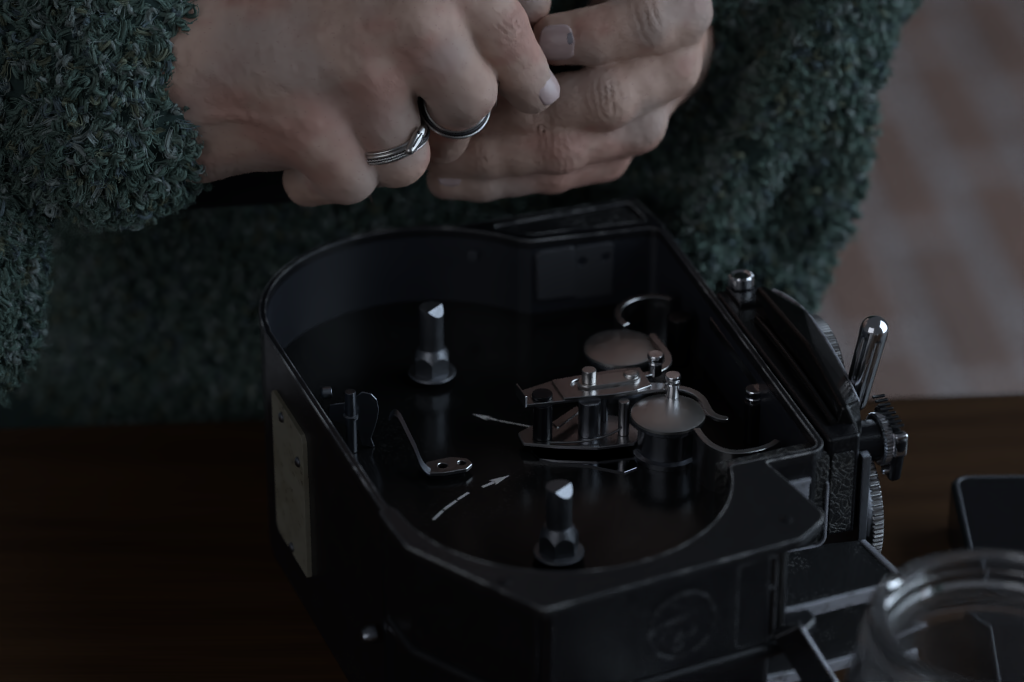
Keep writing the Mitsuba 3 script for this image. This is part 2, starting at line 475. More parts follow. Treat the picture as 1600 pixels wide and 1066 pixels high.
lip = rpoly([(-29.0, -76), (-23, -90.4), (6.7, -114.8), (63.0, -86.9), (69.0, -78.0), (54.0, -52), (30, -50), (-10, -60)], 4.5).difference(cavity.buffer(-0.05))
put(CAM + '__chamber_lip', prism(lip, 34.6, 38.6, 1.5, 4, both=True), 'black_paint', 40)

# logo face: raised ring emblem, panel with frame
HD = unit([54.5, 27.4, 0])
HN = np.array([HD[1], -HD[0], 0])
FACE = frame((7.2, -113.0, 0) + HN * 0.0, HD, Z, HN)   # local x along the face, y up, z outwards


def face(s, z, d=0.0):
    m = FACE.copy()
    m[:3, 3] = FACE[:3, 3] + HD * s + Z * z + HN * d
    return m


em_s = 33.0
ring = circle((0, 0), 8.6).difference(circle((0, 0), 7.7))
put(CAM + '__emblem', [place(prism(ring, -0.2, 0.55, 0.25), face(em_s, 49.8)),
                       place(prism(rpoly([(-8.0, -1.0), (7.6, 3.2), (7.9, 5.2), (-7.6, 1.0)], 0.2), -0.2, 0.35, 0.15), face(em_s, 49.8))] +
    [place(prism(circle((x, y), r).difference(circle((x - 0.3, y + 0.4), r * 0.66)), -0.2, 0.35, 0.1), face(em_s, 49.8)) for x, y, r in ((-2.8, -2.6, 2.2), (1.6, -1.6, 2.3), (4.3, -0.6, 1.5), (-0.8, -5.0, 1.4), (-2.6, 4.8, 1.3), (1.0, 5.6, 1.2))],
    'worn_black', 30, label='raised round emblem on the black side')
panel = sbox(46.5, -14.6, 56.8, 7.6).buffer(-1.5).buffer(1.5)
put(CAM + '__side_panel', [place(prism(panel.difference(panel.buffer(-0.55)), -0.2, 0.5, 0.2), face(0, 53.8)), place(prism(sbox(52.8, -1.2, 56.2, -0.5).union(sbox(52.8, -2.4, 53.3, -0.5)), -0.2, 0.4, 0.1), face(0, 53.8))], 'grey_enamel', 30)
put(CAM + '__corner_flute', [rod(np.array([7.2, -113.0, 38.5]) + d, np.array([7.2, -113.0, 62.5]) + d, 0.7) for d in (HD * 1.2 + HN * 0.1, -HD * 2.2 + [-0.2, 1.6, 0])], 'black_paint', 40)
put(CAM + '__corner_post', vrod(57.6, -84.8, 38.4, 62.6, 2.9, 0.1), 'lacquer', 40)
for s in (21.5,):
    put(CAM + '__side_bead', place(prism(sbox(s, -15, s + 0.8, 8.6), -0.2, 0.3, 0.15), face(0, 53.8)), 'black_paint', 30)
# screws on flange
for x, y in ((60.2, -79.5), (-1.8, -104.3)):
    put(CAM + '__flange_screw', lathe([(1.5, 64.7), (1.5, 65.1), (1.1, 65.35), (0, 65.4)], 24, frame((x, y, 0), [1, 0, 0], [0, 1, 0], [0, 0, 1])), 'black_paint', 40)
# rounded inner end of the flange
put(CAM + '__guide_post', vrod(51.0, -56.2, FLOOR, 64.6, 2.3, 0.5), 'dark_steel', 40)

# cream plate on the left wall
LW = unit([-33.3, 88.2, 0])
LN = np.array([-LW[1], LW[0], 0])
PL = frame((-46.6, -29.3, 0) + LN * 0.35, LW, Z, LN)   # s along wall
k0 = place(prism(rpoly([(4.5, 13.6), (27.5, 13.2), (29.4, 15.0), (29.4, 52.2), (28.0, 53.4), (6.0, 53.2), (4.5, 51.6)], 0.5), -0.3, 1.0, 0.25), PL)
put(CAM + '__name_plate', k0, 'cream_plate', 30, label='blank cream coloured plate screwed to the side')
for s, z in ((20.5, 50.0), (8.0, 44.6), (16.0, 15.6)):
    put(CAM + '__name_plate__screw', lathe([(1.3, 0.8), (1.3, 1.35), (0.9, 1.75), (0, 1.85)], 20, PL @ frame((s, z, 0), [1, 0, 0], [0, 1, 0], [0, 0, 1])), 'dark_steel', 40)
put(CAM + '__side_stud', lathe([(2.2, -0.5), (2.2, 1.2), (1.4, 2.6), (0, 2.9)], 24, frame((-31.5, -73.0, 30.0), LW, Z, LN)), 'dark_steel', 40)


# spindles
def wedge_shaft(x, y, z0, z1, r, yaw):
    s = m3.Manifold.cylinder(z1 - z0, r, r, 48)
    h = z1 - z0
    ca, sa = math.cos(yaw), math.sin(yaw)
    for sgn, slope in ((1, 1.05), (-1, 0.04)):
        n = unit([sgn * slope, 0, 1.0])
        s = s.trim_by_plane((-n).tolist(), float(-(np.array([1.15, 0, h - 0.1]) @ n)))
    m = tri(s)
    return place(m, frame((x, y, z0), [ca, sa, 0], [-sa, ca, 0], [0, 0, 1]))


def hexnut(x, y, z0, h, r, yaw):
    a = np.arange(6) * math.pi / 3 + yaw
    m = m3.Manifold.extrude(m3.CrossSection([np.column_stack([r * np.cos(a), r * np.sin(a)]).tolist()]), h)
    m = m ^ m3.Manifold.revolve(m3.CrossSection([[[0, 0], [r + 0.1, 0], [r + 0.1, h * 0.52], [r * 0.70, h], [0, h]]]), 64)
    return place(tri(m), frame((x, y, z0), [1, 0, 0], [0, 1, 0], [0, 0, 1]))


for x, y, z1, yaw, hy, mat in ((-19.8, 18.3, 64.4, math.radians(-36), 0.55, 'spindle_steel'), (10.6, -63.0, 63.4, math.radians(-40), 0.3, 'spindle_steel')):
    k = put(CAM + '__spool_spindle', wedge_shaft(x, y, FLOOR, z1, 2.95, yaw), mat, 25)
    put(k + '__hex_nut', hexnut(x, y, 46.4, 6.6, 4.7, hy), mat, 20)
    put(k + '__flange', lathe([(0, 45.5), (5.6, 45.5), (5.9, 45.8), (5.7, 46.2), (4.6, 46.5), (0, 46.5)], 48, frame((x, y, 0), [1, 0, 0], [0, 1, 0], [0, 0, 1])), mat, 40)

# footage counter arm by the left wall
k = put(CAM + '__counter_pin', [vrod(-38.3, -16.4, FLOOR, 60.6, 1.35), lathe([(1.3, 53.2), (1.9, 53.4), (1.9, 54.1), (1.3, 54.4)], 24, frame((-38.3, -16.4, 0), [1, 0, 0], [0, 1, 0], [0, 0, 1]))], 'dark_steel', 40)
gpl = Polygon([(-43.4, 55.9), (-38.8, 56.6), (-35.6, 59.4), (-33.4, 58.9), (-32.1, 57.3), (-31.7, 54.5), (-32.1, 51.8), (-33.0, 48.8), (-33.7, 46.6), (-32.8, 43.8), (-36.0, 44.8), (-36.7, 48.8), (-41.2, 50.9), (-43.5, 51.8)]).buffer(-0.4).buffer(0.8).buffer(-0.4)
put(CAM + '__film_guard', place(prism(gpl, -0.25, 0.25, 0.12, 1, both=True), frame((0, -14.5, 0), [1, 0, 0], [0, 0, 1], [0, -1, 0])), 'dark_steel', 30, label='dark shaped guard tab behind the slim pin')
put(CAM + '__wall_screw', rod((-45.2, -16.6, 60.2), (-42.8, -16.0, 60.2), 1.5, 0.3), 'dark_steel', 40)

# follower bracket with two holes
plate = rpoly([(-20.3, -30.0), (-16.0, -29.8), (-10.6, -28.0), (-9.2, -25.6), (-10.6, -23.3), (-14.5, -22.6), (-20.4, -25.0)], 0.9)
plate = plate.difference(circle((-16.4, -26.6), 1.15)).difference(circle((-11.9, -25.4), 1.0))
arm = spline([(-29.2, -12.8, 51.3), (-28.1, -12.7, 52.5), (-26.2, -15.7, 52.0), (-24.3, -20.3, 50.5), (-22.4, -25.1, 48.8), (-20.5, -28.8, 46.8), (-19.3, -29.3, 46.1)], 40)
side = unit(np.array([0.15, 1.0, 0.35]))
av, t = [], np.gradient(arm, axis=0)
for q, d in zip(arm, t):
    n_ = unit(np.cross(unit(d), side))
    av += [q + side * 1.0 + n_ * 0.22, q - side * 1.0 + n_ * 0.22, q - side * 1.0 - n_ * 0.22, q + side * 1.0 - n_ * 0.22]
af = [[4 * i + a, 4 * i + (a + 1) % 4, 4 * i + 4 + (a + 1) % 4, 4 * i + 4 + a] for i in range(len(arm) - 1) for a in range(4)] + [[0, 1, 2, 3], [4 * len(arm) - 1, 4 * len(arm) - 2, 4 * len(arm) - 3, 4 * len(arm) - 4]]
af = np.array(af)
armm = trimesh.Trimesh(np.array(av), np.vstack([af[:, [0, 1, 2]], af[:, [0, 2, 3]]]), process=False)
trimesh.repair.fix_normals(armm)
k = put(CAM + '__follower_bracket', prism(plate, 45.4, 46.3, 0.15, 1), 'steel', 30, label='small steel bracket plate with two holes')
put(k + '__spring_arm', armm, 'dark_steel', 30)
put(CAM + '__bracket_block', prism(plate.buffer(-0.9), FLOOR, 45.4, 0), 'black_paint', 30)

# printed arrows
ZP = FLOOR + 0.05


def dash(p, q, w):
    return LineString([p, q]).buffer(w / 2, cap_style='flat')


def arrow_head(tip, back, w):
    tip, back = np.array(tip), np.array(back)
    d = unit(tip - back)
    n = np.array([-d[1], d[0]])
    return Polygon([tip, back + n * w, back + d * 0.8, back - n * w])


ar1 = [arrow_head((-9.6, 0.9), (-5.6, -1.2), 1.0), dash((-5.8, -0.9), (-3.6, -2.0), 0.55), dash((-3.2, -2.2), (0.6, -3.6), 0.5), dash((0.9, -3.7), (4.8, -5.2), 0.5)]
ar2 = [dash((-18.2, -46.8), (-16.1, -43.0), 0.75), dash((-15.8, -42.4), (-13.0, -38.6), 0.75), dash((-12.6, -38.0), (-10.2, -35.0), 0.7), dash((-7.0, -32.6), (-4.2, -30.4), 0.8), arrow_head((-0.6, -27.4), (-4.6, -30.6), 1.25)]
for ar in (ar1, ar2):
    put(CAM + '__direction_arrow', [prism(g, FLOOR, ZP, 0) for g in ar], 'print', False, label='dashed white arrow printed on the chamber floor')

# film gate mechanism -----------------------------------------------------------------
GM = 'film_camera__'
up = rpoly([(1.0, -10.4), (3.2, -16.4), (11.7, -14.6), (23.6, -12.2), (29.8, -10.4), (36.5, -8.9), (36.9, -6.1), (32.6, -5.8), (31.5, 0.2), (25.8, 0.2), (9.4, -5.0)], 0.4)
gate = put(GM + 'gate_plate', [prism(up, 56.2, 56.9, 0.15, 1), prism(rpoly([(0.9, -10.4), (3.2, -16.6), (3.6, -16.3), (1.3, -10.2)], 0), 56.2, 59.2, 0.1, 1)], 'steel', 30, label='steel plate carrying pins above the film path')
thick = rpoly([(9.4, -5.8), (12.3, -14.5), (23.6, -12.7), (30.0, -10.6), (33.5, -8.2), (30.9, 0.3), (25.8, -0.3)], 0.5)
slot = LineString([(17.2, -8.1), (23.5, -6.5)]).buffer(3.0)
put(gate + '__cover_plate', prism(thick.difference(slot), 56.9, 57.6, 0.15, 1), 'steel', 30)
put(gate + '__link', prism(LineString([(18.2, -7.8), (28.4, -5.0)]).buffer(2.5, quad_segs=10), 57.0, 58.4, 0.3, 2), 'satin', 40)
put(gate + '__link_pin', vrod(18.4, -8.0, 58.3, 61.8, 1.75, 0.3), 'satin', 40)
put(gate + '__rivet', lathe([(1.9, 58.3), (1.95, 58.7), (1.7, 59.2), (1.2, 59.35), (0, 59.4)], 28, frame((28.6, -4.9, 0), [1, 0, 0], [0, 1, 0], [0, 0, 1])), 'satin', 40)
put(gate + '__knob', vrod(7.2, -12.8, 56.8, 58.0, 2.5, 0.3), 'rubber_black', 40)
for x, y, r, m in ((7.3, -14.6, 2.35, 'rubber_black'), (18.5, -13.0, 2.7, 'dark_steel'), (26.7, -13.2, 1.35, 'steel'), (22.2, -7.0, 0.9, 'dark_steel')):
    put(GM + 'gate_post', vrod(x, y, 46.9, 56.2, r, 0.2), m, 40)
low = rpoly([(1.4, -12.7), (2.6, -17.4), (11.1, -18.8), (20.4, -19.4), (29.2, -17.4), (31.5, -13.6), (26.5, -5), (15.8, -2.5), (9.9, -7.6), (4.6, -9.2)], 0.6)
put(GM + 'lower_gate_plate', prism(low, 46.2, 46.9, 0.15, 1), 'steel', 30)
put(GM + 'gate_base_plate', prism(rpoly([(4.4, -16.9), (6.5, -20.7), (10.6, -22.7), (18.2, -23.6), (26.5, -26.8), (29.7, -24.5), (30.7, -12.8), (12.3, -12.8)], 0.4), FLOOR, 44.5, 0.12, 1), 'polished', 30)
put(GM + 'gate_lever', [prism(rpoly([(9.5, -12.4), (15.6, -4.6), (16.6, -6.6), (10.8, -15.0)], 0.3), 49.2, 49.7, 0.1, 1), tube(spline([(9, -18.0, 47.4), (15, -18.0, 47.5), (20.5, -17.0, 47.9), (26.0, -14.6, 49.3)], 16), 0.3, 8)], 'steel', 30)


def roller(x, y, zc, r, drum):
    k = put(GM + 'sprocket_roller', lathe([(0, 44.05), (drum + 1.2, 44.05), (drum + 1.2, 45.4), (drum, 45.8), (drum, 52.6), (drum + 0.2, 53.2), (0, 53.2)], 56, frame((x, y, 0), [1, 0, 0], [0, 1, 0], [0, 0, 1])), 'dark_steel', 40)
    put(k + '__guide_ring', lathe([(0, 53.1), (r - 0.7, 53.1), (r - 0.3, 53.5), (r - 0.4, 54.3), (0, 54.3)], 64, frame((x, y, 0), [1, 0, 0], [0, 1, 0], [0, 0, 1])), 'dark_steel', 40)
    put(k + '__cap', lathe([(0, 54.2), (r - 0.5, 54.2), (r, 54.6), (r - 0.08, zc - 0.75), (r - 0.7, zc - 0.5), (r * 0.6, zc - 0.15), (r * 0.3, zc), (0, zc)], 72, frame((x, y, 0), [1, 0, 0], [0, 1, 0], [0, 0, 1])), 'satin', 40)


roller(37.1, -17.5, 56.0, 9.0, 7.2)
roller(26.7, 14.0, 56.0, 9.1, 7.2)


def flared_pin(x, y, z0, z1, r, m='chrome', body=None):
    put(GM + 'locking_pin', lathe([(0, z0), (r * 0.8, z0), (r * 0.8, z1 - 2.6), (r * 0.95, z1 - 2.3), (r * 0.85, z1 - 1.9), (r * 0.85, z1 - 1.4), (r, z1 - 1.0), (r, z1 - 0.35), (r * 0.9, z1 - 0.05), (r * 0.7, z1), (0, z1 - 0.15)], 32, frame((x, y, 0), [1, 0, 0], [0, 1, 0], [0, 0, 1])), m, 40)
    if body:
        put(GM + 'pin_post', vrod(x, y, FLOOR, z0 + 0.1, body, 0.3), 'rubber_black', 40)


flared_pin(34.6, 0.2, 55.8, 61.4, 2.0)
flared_pin(38.4, -10.2, 55.8, 61.6, 2.0)
flared_pin(57.7, -11.6, 55.0, 58.6, 2.2, body=2.3)
put(GM + 'roller_post', vrod(41.6, 26.6, FLOOR, 57, 3.1, 0.4), 'rubber_black', 40)
for pts, w, z0, z1 in (([(34.7, 18.0), (36.1, 13.8), (37.6, 9.4), (37.9, 5.0), (35.4, 1.0), (31.2, -1.4)], 1.9, 55.6, 56.5), ([(37.2, -7.0), (40.5, -6.9), (44.4, -9.9), (46.1, -14.7), (47.3, -18.8), (50.3, -21.0)], 1.9, 55.2, 56.1)):
    put(GM + 'release_arm', prism(LineString(spline(pts, 40)).buffer(w / 2, quad_segs=6), z0, z1, 0.15, 1), 'steel', 40)
for pts in ([(40.3, 37.8), (35.5, 39.3), (30.6, 37.8), (27.2, 33.8), (26.4, 29.2), (28.4, 24.4)], [(43.4, -25.5), (45.4, -31.1), (47.9, -34.4), (51.3, -36.1), (55.8, -35.4), (59.6, -33.5), (62.0, -30.8)]):
    put(GM + 'film_guide', prism(LineString(spline(pts, 50)).buffer(0.85, cap_style='flat'), FLOOR, 56, 0.15, 1), 'steel', 40, label='curved steel film guide standing on the chamber floor')
put(GM + 'gate_rail', prism(rpoly([(48.6, 21.2), (50.6, 20.6), (65.2, -22.8), (62.4, -23.6)], 0.3), 57.5, 60, 0.3), 'steel', 30)
put(GM + 'gate_body', prism(rpoly([(51.2, 22.0), (54.0, 22.5), (69.0, -30), (66.2, -31)], 0.5), FLOOR, 61.5, 0.4), 'black_paint', 30)

# clip on the back wall of the box side
BW = unit([32.4, 7.8, 0])
BN = np.array([BW[1], -BW[0], 0])
CL = frame((5.0, 51.9, 0) + BN * 0.1, BW, Z, BN)
put(GM + 'back_clip', place(prism(rpoly([(1.2, 48), (0.8, 61), (2.0, 62.0), (10.6, 62.4), (11.0, 61.8), (11.4, 48)], 0.8), -0.2, 1.4, 0.4, 3), CL), 'clip_enamel', 40)
bp = rpoly([(11.0, 47), (11.2, 61.8), (20.2, 62.4), (21.4, 61.4), (21.4, 47)], 0.8).difference(circle((13.2, 57.6), 1.3)).difference(circle((19.4, 58.2), 1.2))
put(GM + 'back_clip', place(prism(bp, -0.2, 0.8, 0.3, 2), CL), 'clip_enamel', 40)
put(GM + 'wall_rivet', rod((-10.2, 57.0, 58.3), (-10.1, 55.6, 58.3), 1.5, 0.3), 'clip_enamel', 40)

# crackle side, front plate, front housing ------------------------------------------------
side_p = rpoly([(46, -52.0), (48.2, -57.6), (72.5, -49.3), (70.0, -42)], 0.6)
put(GM + 'crackle_side', prism(side_p, 39.5, 62.5, 0.0), 'crackle', 30, label='black crackle finish side beside the leather block')
SD = unit([24.2, 8.3, 0])
SN = np.array([SD[1], -SD[0], 0])
SF = frame((48.2, -57.6, 0), SD, Z, SN)
edge = sbox(2, 38.6, 25.6, 64).difference(sbox(2, 39.3, 24.9, 64).buffer(-1.6).buffer(1.6))
edge = sbox(2, 38.6, 25.6, 58).buffer(-3).buffer(3).difference(sbox(2, 39.3, 24.9, 70).buffer(-2.4).buffer(2.4)).difference(sbox(-2, 56, 30, 80)).difference(sbox(-2, 38, 5.1, 80))
put(GM + 'crackle_side__edge_trim', place(prism(edge, -0.3, 0.7, 0.2), SF), 'trim_metal', 30)
k = put(GM + 'bracket_plate', [place(prism(sbox(8, 43.8, 20.6, 58.2).buffer(-0.6).buffer(0.6), -0.2, 0.6, 0.2), SF), place(prism(sbox(8, 57.4, 20.6, 58.4), 0.4, 1.6, 0.2), SF), place(prism(sbox(8, 44.0, 20.4, 45.0), 0.4, 1.6, 0.2), SF)], 'trim_metal', 30)
put(k + '__screw', lathe([(1.3, 0.5), (1.3, 1.0), (0.8, 1.4), (0, 1.45)], 20, SF @ frame((17.2, 54.0, 0), [1, 0, 0], [0, 1, 0], [0, 0, 1])), 'dark_steel', 40)
front = rpoly([(72.2, -46.8), (80.0, -44.1), (62.6, 20.6), (58.5, 26.5), (50.0, 24.0)], 1.2)
put(GM + 'front_plate', prism(front, 39.5, 65.5, 0.8, 3), 'black_paint', 40)
FS = frame((72.2, -46.8, 0), unit([9.2, 3.2, 0]), Z, np.array([unit([9.2, 3.2, 0])[1], -unit([9.2, 3.2, 0])[0], 0]))
put(GM + 'front_plate__crackle_panel', place(prism(sbox(1.0, 40, 6.6, 61.5).buffer(-0.8).buffer(0.8), -0.2, 0.35, 0.15), FS), 'crackle', 30)
hood = m3.Manifold.batch_hull([m3.Manifold.sphere(r, 20).translate(p) for p, r in (
    ((61.0, 15.5, 69.6), 1.7), ((65.6, 12.5, 69.0), 1.5), ((69.6, 2.0, 70.8), 1.5), ((70.5, -14, 71.0), 1.6), ((75.0, -14, 68.4), 1.4), ((79.0, -34, 67.6), 1.3), ((76.4, -38, 68.6), 1.5), ((61, 15, 62), 1.5), ((79.5, -38, 61), 1.5), ((66, 10, 61), 1.4), ((74, -38, 62), 1.5))])
put(GM + 'front_hood', hood, 'gloss_black', 50)
put(GM + 'front_hood_highlight', tube(spline([(63.5, 14.5, 70.9), (68.6, 8.0, 70.9), (72.2, -1.0, 70.6), (76.4, -14, 68.6), (80.0, -34.0, 67.6)], 30), 0.6, 8), 'trim_metal', 50)  # pale tube added as the highlight along the hood bevel
put(GM + 'front_ridge', tube(spline([(59.5, 8.6, 66.2), (66.0, -14, 67.6), (73.8, -40.4, 66.4)], 24), 0.9, 8), 'gloss_black', 50)
fl = lambda a, k: 1 + 0.07 * np.sign(np.sin(a * 14)) * (1 if 1 <= k <= 3 else 0)
put(GM + 'top_knob', lathe([(0, 66), (1.9, 66), (2.4, 66.2), (2.4, 68.6), (2.1, 69.0), (1.5, 68.7), (0, 68.7)], 112, frame((56.4, 24.6, 0.9), [1.22, 0, 0], [0, 1.22, 0], [0, 0, 1]), fl), 'chrome', False, label='knurled chrome knob on the far end of the front')
put(GM + 'top_knob__stem', vrod(56.4, 24.6, 60, 67.2, 1.9), 'black_paint', 40)
put(GM + 'knob_base', prism(rpoly([(58.0, 27.5), (52.5, 25.0), (55.5, 15.5), (62.5, 17.5), (66, 10), (67.5, 11.5), (63.5, 22.5)], 0.8), 62, 66.6, 0.6), 'black_paint', 40)

# turret disc and lens ring with knurled edges
knurl = lambda n, a0, ks: (lambda a, k: 1 + (a0 * np.sin(a * n) if k in ks else 0))
TD = axis_frame((78.2, -24.4, 37.4), E2)
put(GM + 'turret', lathe([(0, -2.2), (18.5, -2.2), (20.0, -1.0), (20.4, -0.6), (20.4, 1.6), (19.9, 2.0), (16, 2.6), (0, 2.6)], 720, TD, knurl(110, 0.011, (3, 4))), 'steel', 30, label='steel turret disc with a knurled edge')
LR = axis_frame((73.2, 5.0, 53.0), E2)
put(GM + 'lens_ring', lathe([(0, -3), (13.5, -3), (14.1, -2.4), (14.1, 2.6), (13.5, 3.0), (0, 3.0)], 480, LR, knurl(90, 0.012, (2, 3))), 'steel', 30)
put(GM + 'front_edge_strip', prism(rpoly([(80.5, -44.9), (82.6, -43.9), (82.0, -41.0), (79.6, -41.5)], 0.3), 36.5, 59.5, 0.3), 'dark_steel', 30)

# turret lever: fluted chrome capsule
b0, b1 = np.array([80.6, -22.5, 62.0]), np.array([85.0, -21.0, 83.3])
ax = unit(b1 - b0)
LV = axis_frame(b0, ax)
cap = tri(m3.Manifold.batch_hull([m3.Manifold.sphere(3.0, 40), m3.Manifold.sphere(3.4, 48).translate((0, 0, float(np.linalg.norm(b1 - b0)) - 3.4))]))
cm = m3.Manifold(m3.Mesh(np.asarray(cap.vertices, np.float32), np.asarray(cap.faces, np.uint32)))
xl, yl = LV[:3, 0], LV[:3, 1]
a0 = math.atan2(BK @ yl, BK @ xl)
for k in range(6):
    a = a0 + 0.42 + k * math.pi / 3
    g = m3.Manifold.batch_hull([m3.Manifold.sphere(1.0, 20).translate((3.75 * math.cos(a), 3.75 * math.sin(a), z)) for z in (-4, 16.2)])
    cm = cm - g
put(GM + 'turret_lever', place(tri(cm), LV), 'chrome', 40, label='fluted chrome lever sticking up from the front')
# eyepiece style knob unit
kb = np.array([78.4, -36.5, 58.2])
put(GM + 'side_knob', lathe([(0, 0), (4.9, 0), (4.9, 7.0), (4.4, 7.4), (0, 7.4)], 48, axis_frame(kb, E2)), 'rubber_black', 40)
put(GM + 'side_knob__knurled_ring', lathe([(0, 6.2), (5.6, 6.2), (6.2, 6.6), (6.2, 8.4), (5.7, 8.7), (0, 8.7)], 240, axis_frame(kb, E2), knurl(44, 0.018, (2, 3))), 'chrome', 25)
put(GM + 'side_knob__end_block', place(rbox(13.5, 3.0, 13.0, 1.0), frame(kb + E2 * 9.6 + np.array([0, 0, -1.6]), unit(E1 + Z * 0.2), E2, unit(np.cross(unit(E1 + Z * 0.2), E2)))), 'black_paint', 40)
put(GM + 'side_knob__toothed_edge', [rbox(0.8, 3.2, 0.6, 0.2, frame(kb + E2 * 9.6 + E1 * (-4.5 + 1.5 * i) + Z * (5.5 + 0.30 * i), E1, E2, Z)) for i in range(8)], 'black_paint', 30)
put(GM + 'side_knob__corner_plate', [place(rbox(2.4, 3.4, 6.0, 0.7), frame(kb + E2 * 9.7 - E1 * 6.0 + Z * 1.4, E1, E2, Z)), rod(kb + E2 * 6.6 - E1 * 4 - Z * 6.4, kb + E2 * 11.0 - E1 * 4 - Z * 6.4, 0.9)], 'chrome', 40)
put(GM + 'side_knob__mount', place(rbox(9, 4, 13, 0.8), frame(kb - E2 * 0.8 + E1 * 2.0 - Z * 1.5, E1, E2, Z)), 'black_paint', 40)

# leather block with metal trims at the lower right, strap
blk = rpoly([(58, -52), (80.9, -47.5), (89.0, -64.4), (64.0, -75.2), (52, -79), (50, -60)], 0.6)
k = put(GM + 'leather_block', prism(blk, 21, 39, 0.4), 'leather', 30, label='black leather covered block with metal edges')
put(k + '__edge_trim', prism(LineString([(81.1, -48.3), (89.2, -64.6)]).buffer(0.75, cap_style='flat'), 37.6, 39.6, 0.4), 'trim_metal', 30)
put(k + '__edge_trim', prism(LineString([(89.6, -64.6), (64.0, -75.7), (50, -80)]).buffer(0.8, cap_style='flat'), 36.4, 39.5, 0.5), 'trim_metal', 30)
put(k + '__edge_trim', prism(LineString([(90.0, -64.4), (64.0, -75.9), (40, -84)]).buffer(0.8, cap_style='flat'), 19.5, 22.2, 0.5), 'trim_metal', 30)
st = [np.array([64.8, -90.5, 42.5]), np.array([73.6, -90.5, 27.0])]
sd = unit(st[1] - st[0])
sx = unit(np.cross(sd, [0, 1, 0]))
put(GM + 'strap_bar', place(rbox(26, 3.0, 6.5, 0.6), frame((st[0] + sd * 11.0) - np.array([3.6, -0.5, 0.8]), sd, [0, 1, 0], np.cross(sd, [0, 1, 0]))), 'black_paint', 40)
put(GM + 'strap_bar__edge', place(rbox(27, 1.6, 0.7, 0.3), frame((st[0] + sd * 11.0) - np.array([0.0, 1.2, 0]), sd, [0, 1, 0], np.cross(sd, [0, 1, 0]))), 'trim_metal', 40)

# ------------------------------------------------------------------ person: two hands, jacket
PER = thing('person', 'person in a fluffy dark green jacket with both hands held together over the camera', 'person')
RH = dict(wU=(-77.3, 28.5, 107.2), wM=(-79.8, 30.2, 122.5), wR=(-80.4, 43.3, 133.4), m5=(-49.2, 20.6, 113.5), m4=(-34.6, 21.0, 126.4), m3=(-22.6, 23.2, 136.5), m2=(-16.3, 31.6, 149.2), p5=(-41.6, 23.1, 97.7), i5=(-50.7, 36.3, 90.6), d5=(-47.8, 47.0, 91.1), p4=(-27.9, 20.4, 105.1), i4=(-34.4, 31.8, 92.8), d4=(-38.1, 45.5, 92.7), p3=(-11.6, 21.9, 120.0), i3=(-15.2, 32.2, 109.7), d3=(-17.3, 40.3, 99.7), p2=(-3.7, 29.4, 133.2), i2=(4.0, 31.9, 121.4), t2=(7.7, 32.9, 115.1), th0=(-17.4, 65.3, 135.8), th1=(-6.3, 61.9, 133.8), th2=(2.8, 55.0, 129.6), mid=(-56.4, 24.8, 125.0), w0=(-105.7, 38.6, 116.9))
LH = dict(t1=(10.6, 49.0, 123.2), d1=(20.3, 48.5, 124.3), q1=(35.2, 49.9, 126.8), b1=(49.1, 55.8, 127.1), m2=(39.6, 54.7, 112.9), p2=(22.9, 44.3, 108.7), d2=(3.9, 45.7, 105.2), t2=(-5.5, 47.8, 102.9), m3=(32.4, 53.2, 98.2), p3=(11.4, 43.0, 96.4), d3=(-6.3, 43.8, 93.6), t3=(-16.4, 45.2, 92.2), m4=(23.4, 56.5, 87.7), p4=(9.9, 49.2, 87.0), d4=(-7.7, 46.0, 85.4), t4=(-16.4, 45.9, 85.2), w=(52.3, 96.1, 133.3), w2=(45.2, 80.4, 125.9))
RH.update(m5=(-49.0, 17.9, 114.8), p5=(-39.6, 16.4, 102.3), i5=(-49.5, 32.5, 92.0), d5=(-47.9, 46.9, 87.0), i4=(-33.0, 38.3, 95.5), d4=(-35.8, 50.0, 99.2), p3=(-11.9, 22.6, 121.1), i3=(-14.9, 32.8, 110.7), i2=(1.2, 32.2, 122.1), t2=(4.7, 33.5, 116.1), p2=(-4.3, 29.7, 133.8))
LH.update(b1=np.array((39.9, 55.8, 127.0)), m2=np.array((37.8, 54.8, 112.9)), m3=np.array((30.2, 53.3, 98.2)), m4=np.array((22.3, 56.5, 87.7)), t1=(10.9, 48.4, 122.3), d1=(20.3, 48.0, 123.5), q1=(32.7, 49.7, 126.5), w2=(35.5, 100.0, 98.0), w=(46, 128, 122))
RH = {k: np.array(v) for k, v in RH.items()}
LH = {k: np.array(v) for k, v in LH.items()}


